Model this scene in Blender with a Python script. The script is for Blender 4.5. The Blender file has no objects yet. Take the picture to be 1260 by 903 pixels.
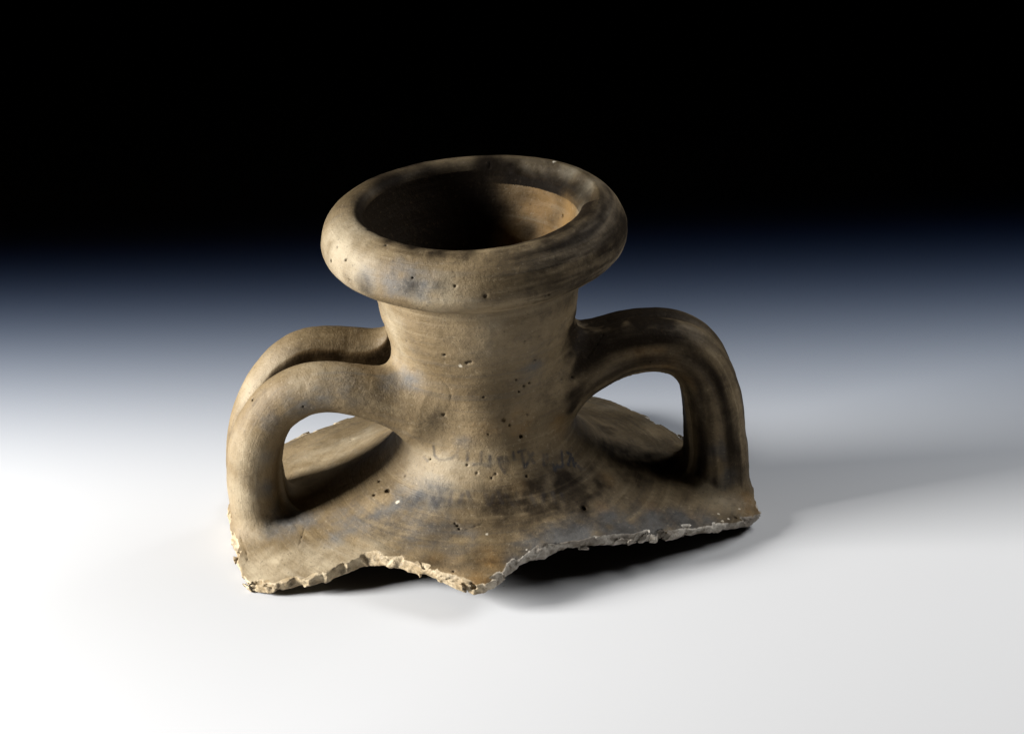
import bpy, math
import numpy as np
from mathutils import Matrix, Vector

# ------------------------------------------------------------------ camera, world, light
U = 0.0005                                   # one modelling unit is half a millimetre
TAU = math.radians(-2.0)                     # ... and towards the camera
PITCH = math.radians(26.0) + TAU
FOCAL = 2900.0                               # in pixels of a 1260 pixel wide frame
CAM_ROLL = math.radians(1.5)                 # the camera is not quite level
ROLL = math.radians(1.7)                     # the broken neck leans a little to the left
TABLE = 403.6                                # table below the middle of the rim, in units
scene = bpy.context.scene
col = scene.collection

RIM = np.array([0.0, 0.0, TABLE])
fwd = np.array([0, math.cos(PITCH), -math.sin(PITCH)])
up0 = np.array([0, math.sin(PITCH), math.cos(PITCH)])
rt0 = np.array([1.0, 0, 0])
rgt = rt0 * math.cos(CAM_ROLL) - up0 * math.sin(CAM_ROLL)
upv = up0 * math.cos(CAM_ROLL) + rt0 * math.sin(CAM_ROLL)
cam_pos = (RIM - FOCAL * fwd + 47.0 * rgt - 168.0 * upv) * U
cam_data = bpy.data.cameras.new("camera")
cam_data.sensor_fit = 'HORIZONTAL'
cam_data.sensor_width = 36.0
cam_data.lens = FOCAL / 1260.0 * 36.0
cam_data.clip_start = 0.05
cam_data.clip_end = 100.0
cam = bpy.data.objects.new("camera", cam_data)
cam.matrix_world = Matrix([[float(rgt[k]), float(upv[k]), float(-fwd[k]), float(cam_pos[k])] for k in range(3)]
                          + [[0, 0, 0, 1]])
col.objects.link(cam)
scene.camera = cam

world = bpy.data.worlds.new("World")
scene.world = world
world.use_nodes = True
world.node_tree.nodes["Background"].inputs[0].default_value = (0, 0, 0, 1)
world.node_tree.nodes["Background"].inputs[1].default_value = 0.0


def flagged_softbox(name, loc, aim, size, y_full, y_none, fall, power, color):
    """Softbox flagged like a studio light: what it would throw on the table behind the line y = y_none is
    cut off, with a soft edge that begins at y = y_full; an added edge tint, no real gel, lets blue reach a little further."""
    d = bpy.data.lights.new(name, 'AREA')
    d.shape = 'RECTANGLE'
    d.size, d.size_y = size
    d.energy = power
    d.color = color
    d.use_nodes = True
    t = d.node_tree
    em = t.nodes["Emission"]
    geo = t.nodes.new('ShaderNodeNewGeometry')
    P = t.nodes.new('ShaderNodeSeparateXYZ')
    I = t.nodes.new('ShaderNodeSeparateXYZ')
    t.links.new(geo.outputs['Position'], P.inputs[0])
    t.links.new(geo.outputs['Incoming'], I.inputs[0])

    def mth(op, a_, b_):
        n = t.nodes.new('ShaderNodeMath')
        n.operation = op
        for k, v_ in enumerate((a_, b_)):
            if isinstance(v_, bpy.types.NodeSocket):
                t.links.new(v_, n.inputs[k])
            else:
                n.inputs[k].default_value = v_
        return n.outputs[0]

    slope = mth('DIVIDE', I.outputs['Y'], I.outputs['Z'])
    y_hit = mth('SUBTRACT', P.outputs['Y'], mth('MULTIPLY', P.outputs['Z'], slope))
    mr = t.nodes.new('ShaderNodeMapRange')
    mr.interpolation_type = 'SMOOTHSTEP'
    t.links.new(y_hit, mr.inputs[0])
    mr.inputs[1].default_value = y_none
    mr.inputs[2].default_value = y_full
    cc = t.nodes.new('ShaderNodeCombineColor')
    for k in range(3):
        t.links.new(mth('POWER', mr.outputs[0], fall[k]), cc.inputs[k])
    t.links.new(cc.outputs[0], em.inputs['Color'])
    o = bpy.data.objects.new(name, d)
    o.location = loc
    o.rotation_euler = (Vector(aim) - Vector(loc)).to_track_quat('-Z', 'Y').to_euler()
    col.objects.link(o)


flagged_softbox("key_softbox", (-1.65, -0.32, 0.66), (0.0, -0.06, 0.09), (0.55, 0.55), 0.02, 0.60,
                (2.55, 2.34, 2.0), 112.0, (1.0, 0.985, 0.96))
flagged_softbox("fill_softbox", (0.95, 0.30, 1.00), (0.45, 0.0, 0.0), (0.90, 0.40), -0.08, 0.64,
                (2.40, 2.15, 1.78), 13.2, (1.0, 1.0, 1.0))

scene.view_settings.view_transform = 'Standard'
scene.view_settings.look = 'None'
scene.view_settings.exposure = 0.0
scene.view_settings.gamma = 1.0
scene.cycles.use_denoising = True
scene.cycles.denoising_prefilter = 'ACCURATE'
scene.cycles.denoising_input_passes = 'RGB_ALBEDO_NORMAL'
scene.cycles.adaptive_threshold = 0.003
scene.cycles.sample_clamp_indirect = 0.8
scene.cycles.diffuse_bounces = 4
scene.cycles.max_bounces = 6


# ------------------------------------------------------------------ node helpers
class Nodes:
    def __init__(self, name):
        self.m = bpy.data.materials.new(name)
        self.m.use_nodes = True
        self.t = self.m.node_tree
        self.bsdf = self.t.nodes["Principled BSDF"]

    def add(self, kind, **kw):
        n = self.t.nodes.new(kind)
        for k, v in kw.items():
            setattr(n, k, v)
        return n

    def put(self, sock, v):
        if isinstance(v, bpy.types.NodeSocket):
            self.t.links.new(v, sock)
        else:
            sock.default_value = v

    def math(self, op, a, b=0.0, c=0.0, clamp=False):
        n = self.add('ShaderNodeMath', operation=op, use_clamp=clamp)
        self.put(n.inputs[0], a)
        self.put(n.inputs[1], b)
        self.put(n.inputs[2], c)
        return n.outputs[0]

    def step(self, v, lo, hi):
        n = self.add('ShaderNodeMapRange', interpolation_type='SMOOTHSTEP')
        self.put(n.inputs[0], v)
        n.inputs[1].default_value = lo
        n.inputs[2].default_value = hi
        return n.outputs[0]

    def mix(self, f, a, b, blend='MIX'):
        n = self.add('ShaderNodeMix', data_type='RGBA', blend_type=blend)
        self.put(n.inputs[0], f)
        self.put(n.inputs[6], a if isinstance(a, bpy.types.NodeSocket) else (*a, 1))
        self.put(n.inputs[7], b if isinstance(b, bpy.types.NodeSocket) else (*b, 1))
        return n.outputs[2]

    def noise(self, vec, scale, detail=4.0, rough=0.6, dist=0.0):
        n = self.add('ShaderNodeTexNoise')
        self.put(n.inputs['Vector'], vec)
        n.inputs['Scale'].default_value = scale
        n.inputs['Detail'].default_value = detail
        n.inputs['Roughness'].default_value = rough
        n.inputs['Distortion'].default_value = dist
        return n.outputs['Fac']

    def attr(self, name):
        return self.add('ShaderNodeAttribute', attribute_name=name).outputs['Fac']

    def scaled(self, vec, s):
        n = self.add('ShaderNodeMapping')
        self.put(n.inputs[0], vec)
        n.inputs['Scale'].default_value = s
        return n.outputs[0]


def bump(N, height, strength, distance, normal=None):
    b = N.add('ShaderNodeBump')
    b.inputs['Strength'].default_value = strength
    b.inputs['Distance'].default_value = distance
    N.put(b.inputs['Height'], height)
    if normal is not None:
        N.put(b.inputs['Normal'], normal)
    return b.outputs[0]


# ------------------------------------------------------------------ the table
def table_material():
    N = Nodes("white_matt_table")
    co = N.add('ShaderNodeTexCoord').outputs['Object']
    g = N.noise(co, 3.0, 3.0)
    c = N.mix(g, (0.51, 0.515, 0.526), (0.53, 0.535, 0.546))
    N.put(N.bsdf.inputs['Base Color'], c)
    N.bsdf.inputs['Roughness'].default_value = 0.75
    N.bsdf.inputs['Specular IOR Level'].default_value = 0.15
    return N.m


def table():
    x0, x1, y0, y1, t = -2.5, 2.5, -1.6, 4.0, 0.02
    v = [(x, y, z) for z in (-t, 0.0) for x, y in ((x0, y0), (x1, y0), (x1, y1), (x0, y1))]
    f = [(3, 2, 1, 0), (4, 5, 6, 7), (0, 1, 5, 4), (1, 2, 6, 5), (2, 3, 7, 6), (3, 0, 4, 7)]
    me = bpy.data.meshes.new("table_surface")
    me.from_pydata(v, [], f)
    me.materials.append(table_material())
    o = bpy.data.objects.new("table_surface", me)
    o["kind"] = "structure"
    o["label"] = "matt white studio table surface under the broken vessel neck"
    col.objects.link(o)


table()

# ------------------------------------------------------------------ field helpers
rng = np.random.default_rng(7)
LAT = rng.random((64, 64, 64), dtype=np.float32)


def vnoise(x, y, z, scale, seed=0):
    """Smooth value noise, -1..1, one lattice cell per `scale` units."""
    out = None
    q = []
    for k, a in enumerate((x, y, z)):
        a = a / scale + (seed * 17.31 + k * 5.7)
        i = np.floor(a)
        f = (a - i).astype(np.float32)
        f = f * f * (3 - 2 * f)
        i = i.astype(np.int32)
        q.append((i & 63, (i + 1) & 63, f))
    (x0, x1, fx), (y0, y1, fy), (z0, z1, fz) = q
    a = LAT[x0, y0, z0] * (1 - fx) + LAT[x1, y0, z0] * fx
    b = LAT[x0, y1, z0] * (1 - fx) + LAT[x1, y1, z0] * fx
    c = LAT[x0, y0, z1] * (1 - fx) + LAT[x1, y0, z1] * fx
    d = LAT[x0, y1, z1] * (1 - fx) + LAT[x1, y1, z1] * fx
    a = a * (1 - fy) + b * fy
    c = c * (1 - fy) + d * fy
    return (a * (1 - fz) + c * fz) * 2 - 1


def smin(a, b, k):
    h = np.maximum(k - np.abs(a - b), 0) / k
    return np.minimum(a, b) - h * h * k * 0.25


def smax(a, b, k):
    return -smin(-a, -b, k)


def sstep(v, lo, hi):
    t = np.clip((v - lo) / (hi - lo), 0, 1)
    return t * t * (3 - 2 * t)


def spline(pts, n=12):
    """Catmull-Rom through the points."""
    p = np.array(pts, dtype=float)
    p = np.vstack([2 * p[0] - p[1], p, 2 * p[-1] - p[-2]])
    out = []
    for i in range(1, len(p) - 2):
        for t in np.linspace(0, 1, n, endpoint=False):
            a, b, c, d = p[i - 1], p[i], p[i + 1], p[i + 2]
            out.append(0.5 * (2 * b + (c - a) * t + (2 * a - 5 * b + 4 * c - d) * t * t
                              + (3 * b - a - 3 * c + d) * t ** 3))
    out.append(p[-2])
    return np.array(out)


class Raster:
    """Bilinear lookup table on a regular 2-D grid."""

    def __init__(self, x0, x1, y0, y1, step):
        self.x0, self.y0, self.s = x0, y0, step
        self.nx, self.ny = int((x1 - x0) / step) + 1, int((y1 - y0) / step) + 1
        gx = x0 + np.arange(self.nx) * step
        gy = y0 + np.arange(self.ny) * step
        self.X, self.Y = np.meshgrid(gx, gy, indexing='ij')

    def sample(self, tab, x, y):
        a = np.clip((x - self.x0) / self.s, 0, self.nx - 1.001).astype(np.float32)
        b = np.clip((y - self.y0) / self.s, 0, self.ny - 1.001).astype(np.float32)
        i = a.astype(np.int32)
        j = b.astype(np.int32)
        a -= i
        b -= j
        return ((tab[i, j] * (1 - a) + tab[i + 1, j] * a) * (1 - b)
                + (tab[i, j + 1] * (1 - a) + tab[i + 1, j + 1] * a) * b)


def seg_dist(X, Y, poly, closed):
    """Distance to a polyline, with the index + fraction of the nearest place and the side it lies on."""
    best = np.full(X.shape, 1e9)
    par = np.zeros(X.shape)
    side = np.ones(X.shape)
    n = len(poly)
    for i in range(n if closed else n - 1):
        a, b = poly[i], poly[(i + 1) % n]
        e = b - a
        L = e @ e
        if L < 1e-9:
            continue
        t = np.clip(((X - a[0]) * e[0] + (Y - a[1]) * e[1]) / L, 0, 1)
        dx, dy = X - a[0] - t * e[0], Y - a[1] - t * e[1]
        d = dx * dx + dy * dy
        m = d < best
        best = np.where(m, d, best)
        par = np.where(m, i + t, par)
        side = np.where(m, np.sign(e[0] * dy - e[1] * dx), side)
    return np.sqrt(best), par, side


def inside(X, Y, poly):
    r = np.zeros(X.shape, bool)
    n = len(poly)
    for i in range(n):
        (ax, ay), (bx, by) = poly[i], poly[(i + 1) % n]
        if ay == by:
            continue
        c = ((ay > Y) != (by > Y)) & (X < (bx - ax) * (Y - ay) / (by - ay) + ax)
        r ^= c
    return r


# ------------------------------------------------------------------ shape of the vessel neck
# wall profile (radius, height), height 0 is the widest line of the rim
OUTER = [(135, 20), (135.8, 28), (139.5, 34.5), (147, 38), (156, 38), (167, 34), (178, 25.5), (186.5, 12.5), (190, -3),
         (188, -15), (181, -25), (169, -33), (155, -40), (142, -45), (132.5, -49), (128.5, -56), (127, -74), (122.5, -108),
         (113, -150), (106.5, -195), (104.5, -230), (109, -256), (121, -282), (141, -304), (171, -322), (212, -340),
         (260, -355), (310, -371), (350, -385), (400, -400), (460, -420)]
INNER = [(135, 20), (133.5, 12), (129.5, -6), (123, -30), (114, -62), (105, -100), (98, -150), (94, -200), (93, -245),
         (99, -285), (116, -317), (146, -334), (192, -351), (250, -367), (310, -384),
         (350, -398), (400, -413), (460, -433)]
o_c = spline(OUTER, 6)
i_c = spline(INNER, 6)
RZ = Raster(0, 470, -470, 70, 1.5)
poly = np.vstack([o_c, i_c[::-1]])
dd, _, _ = seg_dist(RZ.X, RZ.Y, poly, True)
T_BODY = np.where(inside(RZ.X, RZ.Y, poly), -dd, dd).astype(np.float32)
fill = np.vstack([o_c, [(460, -480), (-5, -480), (-5, 24)]])
dd, _, _ = seg_dist(RZ.X, RZ.Y, o_c, False)
T_FILL = np.where(inside(RZ.X, RZ.Y, fill), -dd, dd).astype(np.float32)

# plan of the broken shoulder (x, y), seen from above
PLAN = [(-298, -188), (-282, -191), (-266, -194), (-246, -195), (-226, -197), (-205, -195), (-181, -189), (-166, -183),
        (-154, -181), (-130, -189), (-104, -201), (-78, -217), (-54, -232), (-36, -245), (-22, -258), (-12, -253),
        (5, -240), (26, -221), (46, -204), (72, -189), (96, -179), (132, -167), (167, -156), (200, -143), (230, -129),
        (256, -115), (283, -101), (310, -85), (332, -67), (345, -50), (346, -30), (332, -8), (322, 14), (304, 50),
        (266, 106), (234, 152), (202, 192), (172, 236), (140, 280), (60, 318), (0, 326), (-60, 318), (-120, 294),
        (-156, 264), (-186, 242), (-212, 224), (-250, 202), (-290, 164), (-322, 116), (-340, 60), (-341, 0),
        (-331, -40), (-327, -75), (-322, -108), (-317, -138), (-311, -163)]
XY = Raster(-400, 400, -400, 400, 2.0)
pl = np.array(PLAN, float)
dd, _, _ = seg_dist(XY.X, XY.Y, pl, True)
T_PLAN = np.where(inside(XY.X, XY.Y, pl), -dd, dd).astype(np.float32)

# handles: centre line in (distance from the axis, height)
PSI = math.radians(6.0)
HPATH = {-1: [(92, -206), (118, -196), (153, -182), (190, -173), (223, -177), (255, -196), (279, -227), (292, -264),
              (297, -305), (295, -350), (286, -410)],
         1: [(92, -206), (118, -195), (153, -180), (190, -171), (230, -172), (265, -187), (287, -216), (297, -257),
             (301, -302), (302, -350), (297, -410)]}
HT = Raster(-80, 420, -440, 0, 2.0)
T_HD, T_HT, T_HA = {}, {}, {}
for side, path in HPATH.items():
    h_c = spline(path, 8)
    hd, hp, hs = seg_dist(HT.X, HT.Y, h_c, False)
    T_HD[side] = (hd * hs).astype(np.float32)                # + on the outer side
    T_HA[side] = hd.astype(np.float32)
    T_HT[side] = (hp / (len(h_c) - 1)).astype(np.float32)
# per side: half spacing of the two rods along the length, rod radius, web half thickness
HAND = {-1: dict(t=[0, .12, .25, .45, .6, .8, 1], s=[46, 47, 46, 38, 28, 24, 26], a=[43, 35, 32, 32, 32, 31, 33],
                 w=[26, 12, 8, 14, 24, 30, 34], out=7.0),
        1: dict(t=[0, .12, .25, .45, .6, .8, 1], s=[20, 18, 17, 17, 18, 21, 25], a=[45, 38, 33, 32, 33, 34, 39],
                w=[36, 32, 30, 28, 28, 30, 34], out=-3.0)}


def handle_frame(x, y, z, s):
    """Across the strap (v), off its centre line towards the outside (u), along it (t)."""
    rho = s * (x * math.cos(PSI) + y * math.sin(PSI))
    rho = rho - HAND[s]['out'] * sstep(rho, 120, 220)
    v = -x * math.sin(PSI) + y * math.cos(PSI)
    return rho, v


def handle_field(x, y, z, s):
    rho, v = handle_frame(x, y, z, s)
    near = (rho > -60) & (np.abs(v) < 160)
    out = np.full(x.shape, 200.0, np.float32)
    groove = np.full(x.shape, 200.0, np.float32)
    if not near.any():
        return out, groove
    rh, vv, zz = rho[near], v[near], z[near]
    u = HT.sample(T_HD[s], rh, zz)
    t = HT.sample(T_HT[s], rh, zz)
    u = np.where((t < .012) | (t > .988), HT.sample(T_HA[s], rh, zz), u)      # round ends
    h = HAND[s]
    sp = np.interp(t, h['t'], h['s']).astype(np.float32)
    a = np.interp(t, h['t'], h['a']).astype(np.float32)
    w = np.interp(t, h['t'], h['w']).astype(np.float32)
    lift = (8.0 if s < 0 else 0.0) * (1 - sstep(t, .35, .6)) * sstep(t, .02, .15)      # rear rod sits higher
    r1 = np.sqrt((u - lift) ** 2 + (vv - sp) ** 2) - a
    r2 = np.sqrt(u * u + (vv + sp) ** 2) - a
    web = np.maximum(np.abs(u + 10 * sstep(t, .01, .10)) - w, np.abs(vv) - sp)
    out[near] = smin(smin(r1, r2, 5.0), web, 7.0)
    if s < 0:                                # the open groove between the two rods, deepest at the neck
        R = np.interp(t, [0, .045, .07, .12, .34, .46, .54, .56], [-30, -30, 16, 16, 14, 9, 4, -30]).astype(np.float32)
        R = R + 0.8 * vnoise(x[near], y[near], z[near], 14.0, 31)
        groove[near] = smax(np.maximum(np.abs(vv) - R, zz + 108), 1.0 - u + 14 * sstep(t, .30, .54), 6.0)
    else:                                    # a shallow crease along the outer face
        groove[near] = np.sqrt((u - a - 1.5) ** 2 + (vv - 5) ** 2) - 1.8 * sstep(t, .25, .4)
    return out, groove


# marks on the vessel, in its own coordinates (half millimetres from the middle of the rim)
PITS = [  # pores: x, y, z, radius
    (-169.8, -77.3, 2.1, 3), (-150.6, -106.5, 14.7, 2.5), (-162.1, -80.6, 21.1, 1.8), (-68.7, -169.6, 13.6, 3.2),
    (-123, -74.4, 38.4, 4), (-100.8, -123, 37.7, 2), (13.6, -190.3, -3.7, 3), (84.2, -167.1, -18.3, 2.6),
    (88, -165, -18.4, 2.4), (111.5, 64.2, -14.4, 2), (-14.9, -118.2, -123, 2.6), (-10.9, -118.6, -122, 2.2),
    (-41.8, -114, -112.6, 2), (24.6, -101.6, -211.4, 3.4), (30.2, -97.9, -220.4, 2), (42.3, -93.1, -240.6, 4.2),
    (53.8, -89.1, -212.8, 2), (1.7, -108.9, -174.9, 1.8), (-48.9, -100.1, -201.1, 2.4), (51.9, -96.2, -169.8, 2.8),
    (44.6, -96.9, -175.7, 2.2), (58, -91.2, -168.2, 2.2), (42.5, -101.7, -157.6, 1.8), (66.5, -92.7, -136.9, 2.2),
    (56.1, -110.3, -102.6, 1.8), (111.7, -50.2, -183.8, 2.2), (98.3, -60, -181.5, 1.9), (31.2, -98.4, -221.3, 2),
    (4.6, -102.5, -229, 2.6), (-23.8, -111.6, -266.8, 2), (-12.2, -118, -275.5, 2), (47.7, -112.8, -286.5, 2),
    (-103.4, -79.8, -294.4, 1.6), (-39, -163.8, -322.8, 2.6), (-37, -168.9, -324.6, 2), (-41.9, -161, -320.8, 1.8),
    (-127.1, -83.9, -312.8, 4), (-124, -87.5, -313.4, 2.6), (-138.2, -59.7, -311.5, 2.4), (-144.1, -81, -319.3, 2.6),
    (-44.9, -229.8, -347.9, 2), (-284.2, -69.3, -182.5, 2.5), (-184.7, 118.3, -343.2, 2.2),
    (-221, -92.8, -182.3, 1.8), (190.6, 169.7, -355, 2.2), (210.7, -23.3, -181.3, 1.8), (310.4, -74.4, -382, 3),
    (-20.8, -252.1, -357.5, 4.5), (-23.5, -249.6, -354.3, 3), (10.8, -118.4, -277.8, 1.8),
    (13.9, -113.7, -277.1, 1.8), (5.5, -120.7, -281.9, 1.8), (117, -129.9, -327.2, 4), (-48.9, 107.8, -61.4, 1.6),
    (-20.5, -186.7, 9.1, 1.8), (-147.9, -118.7, -6.5, 1.8), (54.6, -178.5, 3.1, 1.8), (-88.5, -84.5, -106.4, 1.6),
    (-69.7, -88.2, -268.7, 1.6),
]
CHIPS = [  # small pale lime spots: x, y, z, radius
    (-23.1, -117.2, -127.4, 3.5), (-114.1, -109.2, -314.7, 4.5), (104.1, 116.7, 39, 4.5), (300.5, -82, -379.5, 2.5),
    (292.5, -90.2, -377.8, 3), (317.7, -53.5, -382.4, 2.5), (288.7, -76.4, -374.9, 2.2), (-3.3, -179.7, -327.3, 2.2),
]
SCORES = [  # creases and scratches
   
    [(-67.3, -95.6, -134.2), (-58, -99.5, -143.9), (-48.6, -102.3, -152), (-40.2, -104.2, -161.5), (-38.1, -103.5, -174.2), (-38.9, -102.6, -186.9)],
    [(73.6, -78.4, -204.7), (86, -71, -202.4), (99.3, -62.6, -202.9), (112.9, -53.2, -201.6), (123.4, -47.3, -197.2)],
    [(78.9, -75.1, -178.5), (90.5, -64.8, -173.1), (103.3, -50.9, -167.2), (113.2, -38, -158.3)],
    [(-233.8, -102.5, -349.9), (-236.1, -117.7, -352.8), (-238.2, -132.7, -354.4)],
    [(-29, -171.5, -324.7), (-17.9, -168.4, -322.6), (-9.9, -166.2, -320.9)],
    [(-134.6, -75.3, -312.5), (-150.6, -75.1, -319.8)],
    [(-319.5, -79.8, -346), (-316.3, -91.6, -365.5), (-306.8, -122.2, -369.5), (-304.4, -139.7, -371.1)],
    [(110.3, -36.2, -133.2), (116.9, -20.2, -132.2), (124, 20.4, -143.7)],
    [(131.3, -34.7, -165.5), (145.3, -23.5, -154.8), (153.3, -12.3, -145.9)],
]
INK_ROW = [  # painted letters, upper row
    [(-77.7, -83.7, -267.4), (-73.9, -88.5, -270.7)],
    [(-65, -90.6, -249.2), (-64.7, -91.3, -261.5), (-59.2, -96.6, -265.4), (-50.1, -101, -263.6), (-42, -103.5, -260.2), (-35.9, -104, -253.9), (-33.6, -102.5, -244.7), (-35.8, -105.4, -258.2)],
    [(-40.8, -99.5, -241.3), (-28.5, -103.6, -241.9)], [(-22.4, -107, -251.8), (-23.4, -109.7, -261)],
    [(-5.6, -108.8, -251.9), (-6.8, -113.5, -264.5), (-15.4, -113.4, -265.8)],
    [(4.9, -110.4, -256.7), (4, -114.8, -268.2), (-3.1, -114.4, -266.5)],
    [(15.2, -110.6, -259.7), (24.1, -108.9, -259.9), (27, -110.8, -268), (22, -116.8, -277.1), (17.3, -113.7, -269.6), (15.2, -110.6, -259.7)],
    [(19.6, -110.3, -261.4), (22.6, -113, -270.3)], [(21.7, -110.2, -262.9), (24.8, -111.6, -268.6)],
    [(33.3, -105, -256.2), (34.2, -106.9, -264.1)], [(40.5, -102.5, -257.2), (48.6, -98.4, -256.9)],
    [(44.1, -101, -257.7), (46.8, -107.9, -275.8)], [(52.2, -97.5, -261.4), (58.7, -100.3, -274.7)],
    [(57.7, -94.9, -264.3), (48, -107.1, -275.6)], [(71.1, -88.2, -271.3), (70.9, -95.5, -280.6)],
    [(75.1, -85.5, -272.4), (75.3, -88.4, -276.5)],
    [(93.9, -69.4, -277.5), (94.5, -83.1, -291.3), (88.8, -87.3, -289.7)],
    [(100.7, -63.8, -282.3), (105.8, -60.7, -287), (101.2, -76.2, -292.9)],
    [(111.3, -67.4, -296.4), (115.6, -70.5, -301.5), (121.5, -68, -304.5)],
    [(82.8, -89.2, -285.5), (84, -93.8, -290.8), (87.3, -86.3, -287.3)],
    [(107.2, -63.5, -290.5), (108.9, -72.5, -297.4)],
]
INK_FAINT = [  # painted letters, worn lower row
    [(-61.9, -113.9, -292.9), (-57.9, -128.9, -304)], [(-88.7, -110.8, -304.6), (-88.3, -119.3, -309.3)],
    [(-68.1, -123.9, -303.6), (-64.7, -134.7, -309.8)], [(-45.2, -125.5, -296.4), (-47.9, -136.4, -306.7)],
    [(-24.9, -130, -295.1), (-21.5, -138.6, -302.5)], [(-2.7, -134, -297.5), (0.6, -143.4, -306.2)],
    [(13, -132.2, -296.9), (17.3, -141.1, -306)], [(21.7, -133.5, -299.8), (32.2, -143.5, -310.1)],
    [(35.2, -130.1, -299.4), (36.4, -139.3, -307.6)], [(52.9, -129.3, -304), (57.2, -139.5, -311.8)],
    [(68.6, -125.2, -305.9), (66.8, -137.3, -313.1)], [(79.9, -119.4, -307.3), (82.5, -132, -314.5)],
    [(90.9, -118.5, -311), (91.5, -129.7, -316.3)], [(-31.7, -130.6, -296.9), (-35.5, -137.7, -304.2)],
    [(6.2, -134.3, -298.4), (3.6, -141.3, -304.6)],
]
ST_SOOT_SHADE = [  # stains, and painted shade in the right arch: x, y, z, radius, strength
    (-128.9, 25.4, 5.7, 12, 0.59), (-118.2, 43.6, -16.8, 12, 0.68), (-91.6, -111.6, 37.5, 13.2, 0.68),
    (-67, -133.3, 38.1, 13.2, 0.77), (-38.1, -147.8, 37.4, 13.2, 0.77), (-9.6, -156.4, 36.4, 13.2, 0.77),
    (-130.5, -138.8, -5.9, 12, 0.5), (-114, 72.9, 25.9, 16.8, 0.51), (-84.1, 124.5, 36.9, 16.8, 0.51),
    (-128, 42.7, 25.8, 12, 0.42), (-22.5, 161.7, 34.6, 21.6, 0.42), (-41.1, -136.5, -304.8, 22, 0.55),
    (-11, -144.4, -306.8, 22, 0.7), (19, -144.2, -308.7, 22, 0.9), (49.1, -138.3, -309.2, 24, 1.1),
    (79.5, -126.4, -310.8, 26, 1.2), (105.5, -104.5, -310.6, 26, 1.2), (91.4, -90.5, -294.3, 22, 0.45),
    (117.4, -68.7, -301.9, 24, 0.55), (65.3, -114.8, -296.8, 16, 0.4), (116.9, -131.4, -328.7, 11, 1.3),
    (136.2, -92, -319.4, 20, 1), (129.6, -25.6, -296.5, 18, 0.4), (-71.5, -122.4, -304, 18, 0.45),
    (130.8, -14.8, -146.8, 30, 1.2), (157.7, 14.9, -145.3, 32, 1.3), (193.9, 18.3, -140, 26, 1.2),
    (228.8, 2.2, -139, 22, 1.1), (181, -24, -151, 20, 0.8), (176.8, 1.7, -325.7, 30, 1), (219, 13.1, -346.3, 30, 1.1),
    (194.7, -42.7, -338.3, 24, 0.8), (159, 64.2, -321.8, 20, 0.9), (-261.6, -67, -344.9, 16, 0.5),
    (-275.9, -96.7, -356.6, 12, 0.35), (42.1, -103.3, -261.5, 16, 0.2), (-72.7, -174.7, 8.8, 12, 0.5),
    (-39.4, -184.8, 9.3, 12, 0.4), (109.2, -40.5, -155.7, 14, 0.6), (120, -45.9, -181.9, 12, 0.5),
    (-3, -205.4, -338.6, 30, 0.3), (-62.2, -176.3, -329.1, 30, 0.3), (57.6, -170.5, -328.2, 24, 0.45),
    (88, -156.1, -326.7, 22, 0.5), (-102.6, -166.3, -332.6, 30, 0.25), (110.4, -24.1, -261.1, 22, 0.25),
    (106.3, -57.8, -209.1, 16, 0.2), (-143.6, -153.3, -337.6, 24, 0.25),
]
ST_GREY = [  # stain: x, y, z, radius, strength
    (-97.4, -117.8, -311.9, 24, 0.7), (-71.4, -120.5, -302.7, 22, 0.6), (-133.7, -130.1, -328.4, 24, 0.5),
    (-175.8, -111.3, -336.6, 24, 0.45), (-82.3, -160.3, -325.7, 26, 0.5), (-42.3, -185.4, -330.8, 20, 0.5),
    (157.7, -152.1, -344.8, 26, 1), (199, -131.8, -353.1, 26, 1), (240.5, -115.6, -364.9, 24, 0.9),
    (117.1, -167.4, -339.3, 22, 0.9), (86.7, -184.1, -338.2, 20, 1), (56.1, -202.3, -344, 18, 1),
    (35.9, -213.7, -349.8, 14, 0.9), (272.7, -94.5, -373, 16, 0.6), (-266, -85.5, -351.9, 20, 0.6),
    (-234.8, -85.2, -348, 18, 0.5), (-277.3, -77.5, -302.8, 14, 0.5), (-267.4, -79.4, -255.9, 12, 0.4),
    (-82.1, -169, 12, 20, 0.6), (-58.4, -180.1, 8.3, 18, 0.6), (-126.6, -141.1, 5.4, 14, 0.4),
    (-162.1, -91, -159.8, 20, 0.4), (-192.1, -94.3, -161.9, 18, 0.4), (-223.8, -95.2, -182, 16, 0.4),
    (-87.4, -80.5, -158.2, 16, 0.4), (-112.8, -78.9, -163.1, 18, 0.4), (290.1, -23.8, -318.8, 16, 0.5),
    (304.8, -28.5, -352.7, 14, 0.6), (-266.2, -92.6, -203.4, 14, 0.3), (-27.2, -103.6, -240.1, 12, 0.3),
    (-195.8, -133.6, -345.9, 20, 0.35), (62.9, -93, -149.8, 20, 0.3),
]
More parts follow.
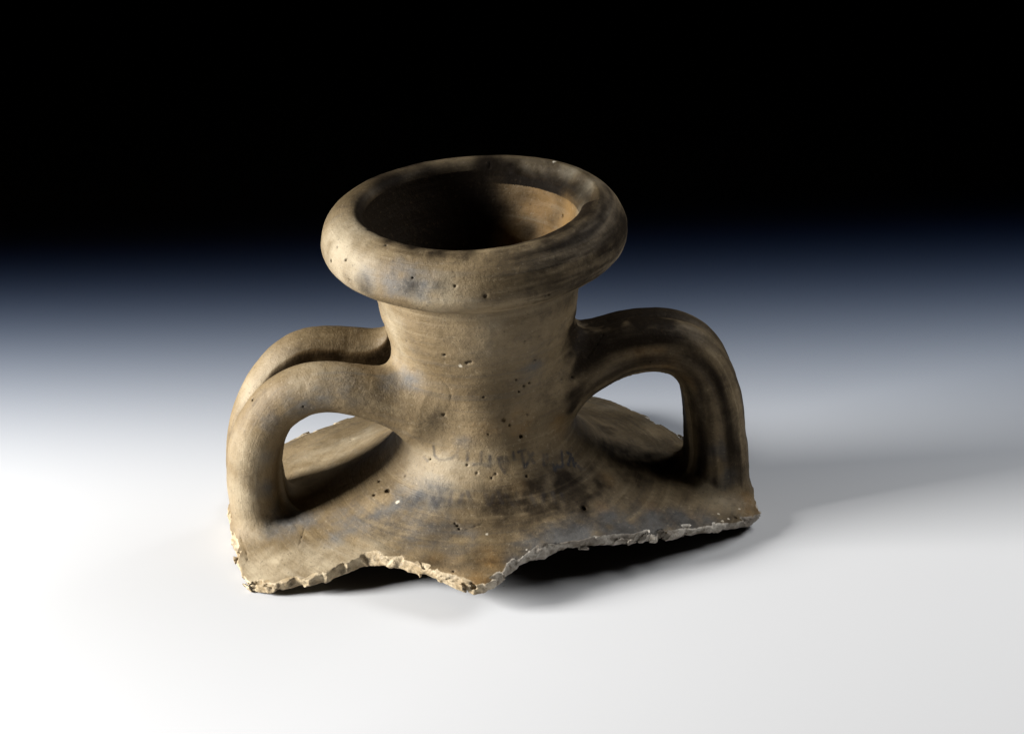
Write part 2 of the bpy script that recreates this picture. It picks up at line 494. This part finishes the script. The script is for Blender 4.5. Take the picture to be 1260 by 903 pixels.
ST_OCHRE = [  # stain: x, y, z, radius, strength
    (109.8, 75.3, 9.8, 22, 0.8), (83.1, 93.8, -23.8, 24, 0.8), (120.8, 76.1, 25.3, 14, 0.7),
    (92.2, 77.6, -39.9, 18, 0.7), (55.8, 102.4, -53.8, 20, 0.6), (58.6, 116.4, -3.7, 20, 0.5),
    (-42.8, -227.3, -346.1, 18, 0.8), (-3.3, -217, -343.2, 18, 0.8), (-18.5, -244.3, -351, 16, 0.9),
    (-62.5, -212.4, -342.3, 14, 0.5), (141.4, -124.9, -331.5, 10, 0.9), (235.6, -112.9, -362.7, 12, 1),
    (252.2, -95.9, -366.3, 10, 0.8), (201.2, -99.6, -348.2, 14, 0.7), (152.5, -68.4, -321.7, 14, 0.5),
    (225.9, -24.4, -181.6, 24, 0.6), (256.9, -9, -219.6, 16, 0.6), (190.2, -30.8, -170.8, 18, 0.6),
    (44.3, -93.7, -221.1, 20, 0.4), (94.7, -57, -243.1, 20, 0.4), (3.9, -105.2, -224.1, 24, 0.3),
    (21.3, -217.6, -344.3, 12, 0.5), (333.2, -53.3, -388.3, 14, 1), (330.4, -30.3, -383, 12, 1),
    (97.4, -165.9, -333.2, 10, 0.4), (40, -124.9, -295.4, 12, 0.5), (-157.6, -25.1, -315.1, 14, 0.4),
    (-136, -12.6, -299.5, 14, 0.4),
]
ST_PALE = [  # stain: x, y, z, radius, strength
    (-156.6, -89, 23.3, 22, 0.8), (-167.8, -57.8, 26.6, 18, 0.8), (-136.2, -128.2, 12.8, 18, 0.6),
    (-40.2, -187.8, -3.8, 16, 0.6), (-59, -182.6, -0.8, 14, 0.6), (-12, -191.6, -5.8, 12, 0.4),
    (-107.8, -61, -88.8, 16, 0.6), (-100.2, -62.9, -121.5, 18, 0.5), (-301.5, -88, -249.2, 16, 0.6),
    (-313.2, -83.7, -308.9, 18, 0.7), (-291.6, -20.6, -192.9, 18, 0.6), (-259.3, -16.6, -173.9, 18, 0.5),
    (-211.6, -74.5, -142.7, 20, 0.5), (-171.7, -75, -144.8, 18, 0.4), (-300.9, -88.3, -342.3, 16, 0.6),
    (-286.9, -163.5, -369.6, 20, 0.8), (-255.6, -169, -362.4, 18, 0.6), (-214.4, -174.2, -355.9, 20, 0.7),
    (-173.6, -178.3, -350.1, 16, 0.6), (-143.2, -173.7, -343.1, 14, 0.5), (-60.5, -108.8, -286.8, 26, 0.5),
    (-80.6, -88.9, -279.2, 22, 0.5), (-218.6, 80.2, -344.3, 30, 0.5), (-176.4, 110.8, -338.5, 24, 0.5),
    (-29.6, -116.1, -278.9, 18, 0.3), (2, -110, -255.5, 16, 0.3), (289.2, -27.5, -352.3, 10, 0.6),
    (289.7, -54.1, -373.2, 14, 0.5), (140, 43.5, 29.5, 10, 0.9), (121.4, 86.4, 32.2, 10, 0.8),
    (133.4, 17.3, 15.5, 8, 0.9), (12.7, -127.4, -70.5, 30, 0.25), (153, 189.2, -349.1, 16, 0.4),
    (217.2, 154.1, -359.7, 16, 0.3), (-42.8, -227.3, -346.1, 14, 0.4), (278.4, -30.4, -362, 8, 0.6),
]
LINES = [(p, q, 0.8) for l in SCORES for p, q in zip(l[:-1], l[1:])]


def components(x, y, z, detail=True):
    r = np.sqrt(x * x + y * y)
    th = np.arctan2(y, x)
    rr = r * (1 + 0.007 * np.cos(2 * th + 0.6) + 0.004 * np.cos(3 * th + 2.0))
    zz = z - 1.5 * np.cos(2 * th - 0.7) + 0.0022 * np.maximum(y - 225, 0) ** 2 - 9.0 * sstep(-x, 170, 320) + 8.0 * sstep(x, 120, 300)
    body = RZ.sample(T_BODY, rr, zz)
    full = RZ.sample(T_FILL, rr, zz)
    cut = XY.sample(T_PLAN, x, y)
    hl, gl = handle_field(x, y, z, -1)
    hr, gr = handle_field(x, y, z, 1)
    return body, full, cut, hl, hr, np.minimum(gl, gr)


def facets(x, y, z, size, seed):
    """Angular flakes: every cell of a jittered grid is a small tilted plane."""
    best = np.full(x.shape, 1e9, np.float32)
    val = np.zeros(x.shape, np.float32)
    bx, by, bz = (np.floor(a / size).astype(np.int32) for a in (x, y, z))
    for i in (-1, 0, 1):
        for j in (-1, 0, 1):
            for k in (-1, 0, 1):
                cx, cy, cz = bx + i, by + j, bz + k
                h = [LAT[(cx + o + seed) & 63, (cy + 2 * o) & 63, (cz + 3 * o) & 63] for o in (0, 9, 23, 37, 51)]
                dx = x - (cx + h[0]) * size
                dy = y - (cy + h[1]) * size
                dz = z - (cz + h[2]) * size
                d2 = dx * dx + dy * dy + dz * dz
                m = d2 < best
                best = np.where(m, d2, best)
                pv = (h[3] - 0.5) * size * 0.55 + (dx * (h[4] - 0.5) + dy * (h[0] - 0.5) + dz * (h[3] - 0.5) * 1.6) * 0.9
                val = np.where(m, pv, val)
    return val


def cut_field(x, y, z, cut, body):
    """The broken edge: flaked and rough, slightly undercut."""
    c = cut - (z + 375) * 0.10
    m = (np.abs(cut) < 26) & (z < -260) & (body < 14)
    if m.any():
        X, Y, Z = x[m], y[m], z[m]
        c[m] += (3.5 * vnoise(X, Y, Z, 30.0, 6) + 0.50 * facets(X, Y, Z, 21.0, 3) + 0.22 * facets(X, Y, Z, 9.0, 11)
                 + 0.5 * vnoise(X, Y, Z, 5.0, 8) + 0.5 * vnoise(X, Y, Z, 2.6, 9))
    return c


def field(x, y, z):
    body, full, cut, hl, hr, groove = components(x, y, z)
    handles = np.minimum(hl, hr)
    handles = np.maximum(handles, -(full + 14))
    wall = body
    c = cut_field(x, y, z, cut, body)
    # potter's unevenness
    lumps = (1.3 - 0.8 * sstep(z, -90, -40)) * vnoise(x, y, z, 55.0, 1) + (0.5 - 0.3 * sstep(z, -60, -20)) * vnoise(x, y, z, 19.0, 2) + 0.22 * vnoise(x, y, z, 7.0, 3)
    neck = sstep(z, -320, -250) * sstep(handles, 4, 40)
    lumps = lumps + neck * (0.45 * vnoise(x * 0.06, y * 0.06, z, 9.0, 4) + 0.25 * vnoise(x * 0.1, y * 0.1, z, 4.0, 5))
    wall = np.where(z < -260, smax(wall + lumps, c, 1.5), wall + lumps)
    d = smin(wall, handles + lumps, 24.0 + 16.0 * sstep(z, -290, -230))
    d = smax(d, -groove, 2.0)
    return d


def carve(d, x, y, z):
    m = (z > 0) & (x > 20) & (y > -60)
    if m.any():                              # worn inner lip, ending in a sharp nick
        r = np.sqrt(x[m] ** 2 + y[m] ** 2)
        az = np.degrees(np.arctan2(y[m], x[m]))
        k = sstep(az, -9, -5) * sstep(-az, -85, -50)
        q = np.maximum((r - 142) * 0.75 + (z[m] - 24) * -0.66 - 1.2 * vnoise(x[m], y[m], z[m], 9.0, 81), 0 * r - 50)
        d[m] = np.maximum(d[m], np.where(k > 0.02, -(q + 7 * (1 - k)) - 0.0, -99))
    for (px, py, pz, pr) in PITS:
        pr = 0.5 + 0.72 * pr
        m = (np.abs(x - px) < pr + 6) & (np.abs(y - py) < pr + 6) & (np.abs(z - pz) < pr + 6)
        if m.any():
            q = np.sqrt((x[m] - px) ** 2 + (y[m] - py) ** 2 + (z[m] - pz) ** 2) - pr
            q += 0.35 * pr * vnoise(x[m], y[m], z[m], max(2.0, pr), 12)
            d[m] = smax(d[m], -q, 1.0)
    for (pa, pb, pr) in LINES:
        pa, pb = np.array(pa, np.float32), np.array(pb, np.float32)
        lo, hi = np.minimum(pa, pb) - pr - 5, np.maximum(pa, pb) + pr + 5
        m = ((x > lo[0]) & (x < hi[0]) & (y > lo[1]) & (y < hi[1]) & (z > lo[2]) & (z < hi[2]))
        if m.any():
            e = pb - pa
            X, Y, Z = x[m] - pa[0], y[m] - pa[1], z[m] - pa[2]
            t = np.clip((X * e[0] + Y * e[1] + Z * e[2]) / (e @ e), 0, 1)
            q = np.sqrt((X - t * e[0]) ** 2 + (Y - t * e[1]) ** 2 + (Z - t * e[2]) ** 2) - pr
            d[m] = smax(d[m], -q, 1.2)
    return d


# ------------------------------------------------------------------ sampling and surface nets
def build_surface(h):
    lo = np.array([-362.0, -262.0, -452.0])
    hi = np.array([362.0, 344.0, 44.0])
    B = 8
    nb = np.ceil((hi - lo) / (h * B)).astype(int)
    n = nb * B
    # coarse pass at block centres
    cs = [lo[k] + (np.arange(nb[k]) + 0.5) * B * h for k in range(3)]
    X, Y, Z = (a.astype(np.float32) for a in np.meshgrid(*cs, indexing='ij'))
    sh = X.shape
    cd = field(X.ravel(), Y.ravel(), Z.ravel()).reshape(sh)
    act = np.argwhere(np.abs(cd) < B * h * 0.87 * 1.15 + 11)
    D = np.repeat(np.repeat(np.repeat(np.where(cd > 0, 20, -20).astype(np.float32), B, 0), B, 1), B, 2)
    off = np.arange(B)
    ox, oy, oz = (a.ravel() for a in np.meshgrid(off, off, off, indexing='ij'))
    for s in range(0, len(act), 3000):
        a = act[s:s + 3000] * B
        ix = (a[:, 0:1] + ox).ravel()
        iy = (a[:, 1:2] + oy).ravel()
        iz = (a[:, 2:3] + oz).ravel()
        x = (lo[0] + ix * h).astype(np.float32)
        y = (lo[1] + iy * h).astype(np.float32)
        z = (lo[2] + iz * h).astype(np.float32)
        D[ix, iy, iz] = carve(field(x, y, z), x, y, z)
    # cells with a change of sign
    neg = D < 0
    cnt = np.zeros((n[0] - 1, n[1] - 1, n[2] - 1), np.int8)
    for dx in (0, 1):
        for dy in (0, 1):
            for dz in (0, 1):
                cnt += neg[dx:n[0] - 1 + dx, dy:n[1] - 1 + dy, dz:n[2] - 1 + dz]
    cells = np.argwhere((cnt > 0) & (cnt < 8))
    idx = np.full(cnt.shape, -1, np.int32)
    idx[cells[:, 0], cells[:, 1], cells[:, 2]] = np.arange(len(cells))
    acc = np.zeros((len(cells), 3), np.float32)
    num = np.zeros(len(cells), np.float32)
    corner = [(0, 0, 0), (1, 0, 0), (0, 1, 0), (1, 1, 0), (0, 0, 1), (1, 0, 1), (0, 1, 1), (1, 1, 1)]
    edges = [(a, b) for a in range(8) for b in range(a + 1, 8)
             if sum(abs(p - q) for p, q in zip(corner[a], corner[b])) == 1]
    val = [D[cells[:, 0] + c[0], cells[:, 1] + c[1], cells[:, 2] + c[2]] for c in corner]
    for a, b in edges:
        m = (val[a] < 0) != (val[b] < 0)
        t = val[a][m] / (val[a][m] - val[b][m])
        ca, cb = np.array(corner[a]), np.array(corner[b])
        acc[m] += ca + t[:, None] * (cb - ca)
        num[m] += 1
    P = cells + acc / num[:, None]
    V = lo + P * h
    quads = []
    for k in range(3):
        i, j = (k + 1) % 3, (k + 2) % 3
        sl = [slice(0, n[q]) for q in range(3)]
        A = [slice(1, n[q] - 1) for q in range(3)]
        Bq = list(A)
        A[k] = slice(0, n[k] - 1)
        Bq[k] = slice(1, n[k])
        na, nb_ = neg[tuple(A)], neg[tuple(Bq)]
        e = np.argwhere(na != nb_)
        base = np.array([1, 1, 1])
        base[k] = 0
        e = e + base
        ei, ej = np.zeros(3, int), np.zeros(3, int)
        ei[i], ej[j] = 1, 1
        c0, c1, c2, c3 = e - ei - ej, e - ej, e, e - ei
        g = lambda c: idx[c[:, 0], c[:, 1], c[:, 2]]
        q = np.stack([g(c0), g(c1), g(c2), g(c3)], 1)
        flip = ~neg[e[:, 0], e[:, 1], e[:, 2]]
        q[flip] = q[flip][:, ::-1]
        quads.append(q)
    Q = np.vstack(quads)
    Q = Q[(Q >= 0).all(1)]
    # normals from the gradient of the sampled field
    G = np.zeros_like(V, dtype=np.float32)
    f0 = np.floor(P).astype(int)
    fr = (P - f0).astype(np.float32)
    for k in range(3):
        s = 0
        for c in corner:
            w = np.ones(len(P), np.float32)
            for q in range(3):
                w = w * (fr[:, q] if c[q] else 1 - fr[:, q])
            p1 = f0 + np.array(c)
            p0 = p1.copy()
            p1[:, k] = np.minimum(p1[:, k] + 1, n[k] - 1)
            p0[:, k] = np.maximum(p0[:, k] - 1, 0)
            s = s + w * (D[p1[:, 0], p1[:, 1], p1[:, 2]] - D[p0[:, 0], p0[:, 1], p0[:, 2]])
        G[:, k] = s
    G /= np.maximum(np.linalg.norm(G, axis=1, keepdims=True), 1e-9)
    return V.astype(np.float32), Q, G


V, Q, NRM = build_surface(1.5)
vx, vy, vz = (np.ascontiguousarray(V[:, k]) for k in range(3))
c_body, c_full, c_cut, c_hl, c_hr, c_gr = components(vx, vy, vz)

# ------------------------------------------------------------------ stains, wear and painted shade, as masks on the surface
c_brk = cut_field(vx, vy, vz, c_cut, c_body)
SPALL = sstep(vnoise(vx, vy, vz, 16.0, 21) + 0.5 * vnoise(vx, vy, vz, 6.0, 22), 0.05, 0.6) * (vx < 60)
BROKEN = sstep(c_brk - c_body + 5.0 * SPALL, -3.0, 0.5) * (vz < -260) * sstep(np.minimum(c_hl, c_hr), 2.0, 9.0)


def stains(spots, amp=0.55):
    out = np.zeros(len(V), np.float32)
    wob = 1 + amp * vnoise(vx, vy, vz, 18.0, 41) + 0.5 * amp * vnoise(vx, vy, vz, 7.0, 42)
    for (px, py, pz, pr, k) in spots:
        m = np.nonzero((np.abs(vx - px) < 3 * pr) & (np.abs(vy - py) < 3 * pr) & (np.abs(vz - pz) < 3 * pr))[0]
        pr = pr * 1.3
        d2 = ((vx[m] - px) ** 2 + (vy[m] - py) ** 2 + (vz[m] - pz) ** 2) / pr ** 2
        out[m] = np.maximum(out[m], k * np.exp(-d2)) + 0.25 * k * np.exp(-d2)
    return np.clip(out * wob, 0, 1.3)


def strokes(lines, rad):
    out = np.zeros(len(V), np.float32)
    for l in lines:
        for pa, pb in zip(l[:-1], l[1:]):
            pa, pb = np.array(pa, np.float32), np.array(pb, np.float32)
            lo, hi = np.minimum(pa, pb) - 8, np.maximum(pa, pb) + 8
            m = np.nonzero((V > lo).all(1) & (V < hi).all(1))[0]
            e, w = pb - pa, V[m] - pa
            t = np.clip((w @ e) / max(e @ e, 1e-6), 0, 1)
            d = np.linalg.norm(w - t[:, None] * e, axis=1)
            out[m] = np.maximum(out[m], 1 - sstep(d, rad * 0.35, rad * 1.5))
    return out


icu = i_c[np.argsort(i_c[:, 1])]
r_in = np.interp(vz, icu[:, 1], icu[:, 0])
INSIDE = (1 - sstep(np.hypot(vx, vy) - r_in, 2.5, 6.0)) * (vz < 25.5) * (1 - BROKEN)
SOOT_SHADE = stains(ST_SOOT_SHADE)
SOOT_SHADE = SOOT_SHADE * np.where(vz < -200, 0.74, 1.0)
RIN = np.hypot(vx, vy)
RING = (1 - sstep(np.abs(RIN - 147), 12, 30)) * (vz > 8)                 # blackened lip ring, deepened with painted shade
RING = RING * (0.66 + (0.38 + 0.35 * sstep(-vy, 20, 90)) * (1 - sstep(RIN, 139, 153)) + 0.5 * vnoise(vx, vy, vz, 30.0, 53))
SOOT_SHADE = np.maximum(SOOT_SHADE, RING * np.maximum(sstep(vx + 0.3 * vy, -175, -90), 1 - sstep(RIN, 140, 150)))
# smoke drawn round the lip by the wheel
AZ = np.degrees(np.arctan2(vy, vx))
SMOKE = sstep(AZ, -100, -50) * sstep(-AZ, -45, 15) * (vz > -42) * sstep(RIN, 134, 142)
SMOKE = SMOKE * (0.62 + 0.30 * sstep(vz, -20, 25) + 0.55 * vnoise(AZ * 0.35, RIN * 0.9, vz * 1.3, 13.0, 56)
                 + 0.25 * vnoise(AZ * 0.8, RIN, vz * 2, 6.0, 57))
SOOT_SHADE = np.maximum(SOOT_SHADE, np.clip(SMOKE, 0, 1.15))
# the mouth's shade is painted black, left out on the lit, ochre side
AZ = np.degrees(np.arctan2(vy, vx))
LIT_OCHRE = sstep(AZ, -60, -20) * sstep(-AZ, -98, -62) * sstep(vz, -130, -70)
SOOT_SHADE = np.maximum(SOOT_SHADE, INSIDE * (1.75 - LIT_OCHRE * (1.45 - 0.55 * vnoise(vx, vy, vz, 22.0, 51))))
FOOT = sstep(-vz, 285, 325) * sstep(-vy, -20, 60) * sstep(vx, -230, -80) * (1 - BROKEN)      # darker wash over the shoulder
SOOT_SHADE = np.maximum(SOOT_SHADE, FOOT * (0.42 + 0.34 * vnoise(vx, vy, vz * 3, 34.0, 54) + 0.18 * vnoise(vx, vy, vz * 2, 12.0, 55)))
GREY = stains(ST_GREY)
OCHRE = np.maximum(0.6 * stains(ST_OCHRE), INSIDE * LIT_OCHRE * (0.75 + 0.5 * vnoise(vx, vy, vz, 24.0, 52)))
PALE = 0.85 * stains([(a_, b_, c_, r_ * 1.5, k_) for a_, b_, c_, r_, k_ in ST_PALE], 0.4)
GROOVE = (1 - sstep(c_gr, -0.5, 3.0)) * (vx < 0) * (c_hl < 30)  # dark earth in the groove, with its shade painted in
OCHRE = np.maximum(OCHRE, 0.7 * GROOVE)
SOOT_SHADE = np.maximum(SOOT_SHADE, 0.95 * GROOVE)
INK = np.maximum(np.maximum(0.6 * strokes(INK_ROW[:3], 2.0), strokes(INK_ROW[3:], 2.3)), 0.5 * strokes(INK_FAINT, 2.8))
INK = INK * np.clip(0.75 + 0.6 * vnoise(vx, vy, vz, 12.0, 61), 0, 1)
CHIP = np.zeros(len(V), np.float32)
for (px, py, pz, pr) in CHIPS:
    pr = pr * 0.62
    q = np.sqrt((vx - px) ** 2 + (vy - py) ** 2 + (vz - pz) ** 2) / pr + 0.5 * vnoise(vx, vy, vz, 3.0, 62)
    CHIP = np.maximum(CHIP, 1 - sstep(q, 0.6, 1.1))
PORE = np.zeros(len(V), np.float32)          # darker tone at the bottom of the pores
for (px, py, pz, pr) in PITS:
    pr = 0.5 + 0.72 * pr
    q = np.sqrt((vx - px) ** 2 + (vy - py) ** 2 + (vz - pz) ** 2) / pr
    PORE = np.maximum(PORE, 0.6 * (1 - sstep(q, 0.6, 1.15)))

# lie of the potter's marks: round the wheel on the body, along the strap on the handles
ONH = sstep(c_body - np.minimum(c_hl, c_hr), -4.0, 14.0)
WHEEL = np.stack([vx * 0.05, vy * 0.05, vz - 0.55 * np.hypot(vx, vy)], 1)
STRAP = np.zeros((len(V), 3), np.float32)
for sgn, m in ((-1, vx < 0), (1, vx >= 0)):
    rho, vv = handle_frame(vx[m], vy[m], vz[m], sgn)
    STRAP[m] = np.stack([HT.sample(T_HT[sgn], rho, vz[m]) * 26.0 + 50 * sgn, vv, HT.sample(T_HD[sgn], rho, vz[m])], 1)

BURNT_SHADE = 0.60 + 0.65 * vnoise(STRAP[:, 0] * 1.5, STRAP[:, 1], STRAP[:, 2], 11.0, 71)  # burnt streaks over an overall tone that paints the handle's shade
BURNT_SHADE += 0.55 * sstep(STRAP[:, 2], 8, 26) * sstep(-STRAP[:, 0], -64, -58)
SOOT_SHADE = np.maximum(SOOT_SHADE, ONH * (vx > 0) * np.clip(BURNT_SHADE, 0, 1.2))
# the right side is browner: partly burnt clay, partly painted shade
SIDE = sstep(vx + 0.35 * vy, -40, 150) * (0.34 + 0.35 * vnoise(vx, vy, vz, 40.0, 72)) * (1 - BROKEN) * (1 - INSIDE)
SOOT_SHADE = np.maximum(SOOT_SHADE, SIDE)

# ------------------------------------------------------------------ fired clay
def clay_material():
    N = Nodes("fired_clay")
    co = N.add('ShaderNodeTexCoord').outputs['Object']
    n_big = N.noise(co, 22.0, 5.0, 0.6)
    n_mid = N.noise(co, 75.0, 7.0, 0.68)
    n_fine = N.noise(co, 420.0, 5.0, 0.7)
    n_grit = N.noise(co, 1100.0, 3.0, 0.6)
    wheel = N.add('ShaderNodeAttribute', attribute_name="wheel").outputs['Vector']
    strap = N.add('ShaderNodeAttribute', attribute_name="strap").outputs['Vector']
    onh = N.attr("onhandle")

    def along(scale, detail, dist):
        a = N.noise(wheel, scale, detail, 0.62, dist)
        b = N.noise(strap, scale * 0.8, detail, 0.62, dist)
        n = N.add('ShaderNodeMix', data_type='FLOAT')
        N.put(n.inputs[0], onh)
        N.put(n.inputs[2], a)
        N.put(n.inputs[3], b)
        return n.outputs[0]

    streak = along(0.075, 6.0, 0.8)
    lines = along(0.33, 3.0, 0.3)
    base = N.mix(N.step(n_big, 0.3, 0.7), (0.108, 0.073, 0.033), (0.202, 0.146, 0.078))
    base = N.mix(N.math('MULTIPLY', N.step(n_mid, 0.48, 0.74), 0.65), base, (0.070, 0.049, 0.028))
    base = N.mix(N.math('MULTIPLY', N.step(streak, 0.52, 0.70), 0.50), base, (0.098, 0.078, 0.053))
    base = N.mix(N.math('MULTIPLY', N.step(streak, 0.48, 0.30), 0.45), base, (0.240, 0.183, 0.105))

    def masked(name, a, b, amp):
        v = N.attr(name)
        k = N.math('MULTIPLY_ADD', N.math('SUBTRACT', n_mid, 0.5), amp, v)
        k = N.math('MULTIPLY_ADD', N.math('SUBTRACT', streak, 0.5), amp * 0.9, k)
        k = N.math('MULTIPLY_ADD', N.math('SUBTRACT', n_fine, 0.5), amp * 0.45, k)
        return N.math('MULTIPLY', N.step(k, a, b), N.step(v, 0.0, 0.35))

    base = N.mix(masked("ochre", -0.1, 1.25, 0.9), base, (0.27, 0.150, 0.045))
    base = N.mix(masked("pale", -0.1, 1.25, 0.9), base, (0.33, 0.270, 0.178))
    base = N.mix(masked("grey", -0.1, 1.2, 1.0), base, (0.100, 0.096, 0.090))
    sooty_shade = masked("soot_shade", -0.15, 1.25, 0.65)
    base = N.mix(sooty_shade, base, (0.0135, 0.0095, 0.0060))
    clean = N.math('SUBTRACT', 1.0, sooty_shade, clamp=True)
    ink = N.math('MULTIPLY', N.attr("ink"), N.step(N.math('ADD', N.math('MULTIPLY', n_mid, 0.5), N.math('MULTIPLY', n_fine, 0.5)), 0.30, 0.50))
    base = N.mix(ink, base, (0.020, 0.020, 0.024))
    # broken clay: creamy lime crust on one side, grey core on the other
    side = N.add('ShaderNodeSeparateXYZ')
    N.put(side.inputs[0], co)
    n_br = N.noise(co, 170.0, 5.0, 0.65)
    cream = N.mix(N.step(n_mid, 0.35, 0.65), (0.24, 0.175, 0.095), (0.45, 0.365, 0.24))
    core = N.mix(N.step(n_mid, 0.40, 0.60), (0.22, 0.19, 0.155), (0.47, 0.43, 0.37))
    frac = N.mix(N.step(side.outputs[0], -0.012, 0.012), cream, core)
    frac = N.mix(N.math('MULTIPLY', N.step(n_br, 0.50, 0.66), 0.75), frac, (0.115, 0.090, 0.060))
    bk = N.math('MULTIPLY_ADD', N.math('SUBTRACT', n_br, 0.5), 0.9, N.attr("broken"))
    base = N.mix(N.step(bk, 0.3, 0.6), base, frac)
    # specks of grit and bloom
    base = N.mix(N.math('MULTIPLY', N.step(n_fine, 0.55, 0.70), 0.55), base, (0.055, 0.038, 0.022))
    base = N.mix(N.math('MULTIPLY', N.math('MULTIPLY', N.step(n_fine, 0.43, 0.27), 0.28), clean), base, (0.46, 0.38, 0.27))
    base = N.mix(N.math('MULTIPLY', N.step(n_grit, 0.60, 0.72), 0.35), base, (0.05, 0.035, 0.02))
    base = N.mix(N.attr("pore"), base, (0.040, 0.028, 0.018))
    base = N.mix(N.attr("chip"), base, (0.50, 0.44, 0.34))
    N.put(N.bsdf.inputs['Base Color'], base)
    N.put(N.bsdf.inputs['Roughness'], N.math('MULTIPLY_ADD', n_mid, 0.30, 0.45))
    N.put(N.bsdf.inputs['Specular IOR Level'], N.math('MULTIPLY_ADD', clean, 0.24, 0.03))
    b1 = bump(N, n_fine, 0.60, 0.0007)
    b2 = bump(N, lines, 0.30, 0.0006, b1)
    b3 = bump(N, streak, 0.30, 0.0012, b2)
    b4 = bump(N, n_mid, 0.30, 0.0016, b3)
    b5 = bump(N, n_grit, 0.50, 0.0003, b4)
    N.put(N.bsdf.inputs['Normal'], b5)
    return N.m


clay = clay_material()

# ------------------------------------------------------------------ the thing and its parts
BASE = np.array([0.0, 0.0, -TABLE])
Rm = np.array([[math.cos(ROLL), 0, -math.sin(ROLL)], [0, 1, 0], [math.sin(ROLL), 0, math.cos(ROLL)]])
Rm = np.array([[1, 0, 0], [0, math.cos(TAU), math.sin(TAU)], [0, -math.sin(TAU), math.cos(TAU)]]) @ Rm
W = V @ Rm.T
lowest = W[:, 2].min()
root = bpy.data.objects.new("vessel_neck", None)
root.empty_display_size = 0.05
off = Rm @ BASE
loc = (off * U) + np.array([0, 0, -lowest * U + 0.0002])
root.matrix_world = Matrix([[*Rm[k].tolist(), float(loc[k])] for k in range(3)] + [[0, 0, 0, 1]])
root["label"] = "broken brown clay amphora neck with thick rim and two arched handles"
root["category"] = "pottery"
col.objects.link(root)


fc = V[Q].mean(1)
fb = c_body[Q].mean(1)
fl = c_hl[Q].mean(1)
fr_ = c_hr[Q].mean(1)
fbk = BROKEN[Q].mean(1)
fz = fc[:, 2]
lab = np.where(fz > -52, 0, np.where(fz > -300, 1, 2))          # rim, neck, shoulder
lab = np.where((fl < fb - 1) & (fz < -60), 3, lab)
lab = np.where((fr_ < fb - 1) & (fz < -60), 4, lab)
lab = np.where((fbk > 0.5) & (fz < -290), 5, lab)


def part(name, k, parent):
    q = Q[lab == k]
    used, inv = np.unique(q, return_inverse=True)
    q = inv.reshape(-1, 4)
    me = bpy.data.meshes.new(name)
    me.vertices.add(len(used))
    me.vertices.foreach_set("co", ((V[used] - BASE) * U).astype(np.float32).ravel())
    me.loops.add(len(q) * 4)
    me.loops.foreach_set("vertex_index", q.astype(np.int32).ravel())
    me.polygons.add(len(q))
    me.polygons.foreach_set("loop_start", (np.arange(len(q)) * 4).astype(np.int32))
    me.update(calc_edges=True)
    me.polygons.foreach_set("use_smooth", np.ones(len(q), bool))
    for nm, a in (("broken", BROKEN), ("soot_shade", SOOT_SHADE), ("grey", GREY), ("ochre", OCHRE), ("pale", PALE), ("ink", INK),
                  ("chip", CHIP), ("pore", PORE), ("onhandle", ONH)):
        at = me.attributes.new(nm, 'FLOAT', 'POINT')
        at.data.foreach_set("value", a[used].astype(np.float32))
    for nm, a in (("wheel", WHEEL), ("strap", STRAP)):
        at = me.attributes.new(nm, 'FLOAT_VECTOR', 'POINT')
        at.data.foreach_set("vector", a[used].astype(np.float32).ravel())
    me.normals_split_custom_set_from_vertices([tuple(v) for v in NRM[used].tolist()])
    me.materials.append(clay)
    o = bpy.data.objects.new(name, me)
    o.parent = parent
    col.objects.link(o)
    return o


part("rim", 0, root)
part("neck", 1, root)
shoulder = part("shoulder", 2, root)
part("broken_edge", 5, shoulder)
hl = part("handle", 3, root)
hl["label"] = "handle of two clay rods with a deep groove between them"
hr = part("handle", 4, root)
hr["label"] = "smooth handle burnt dark brown along its top"
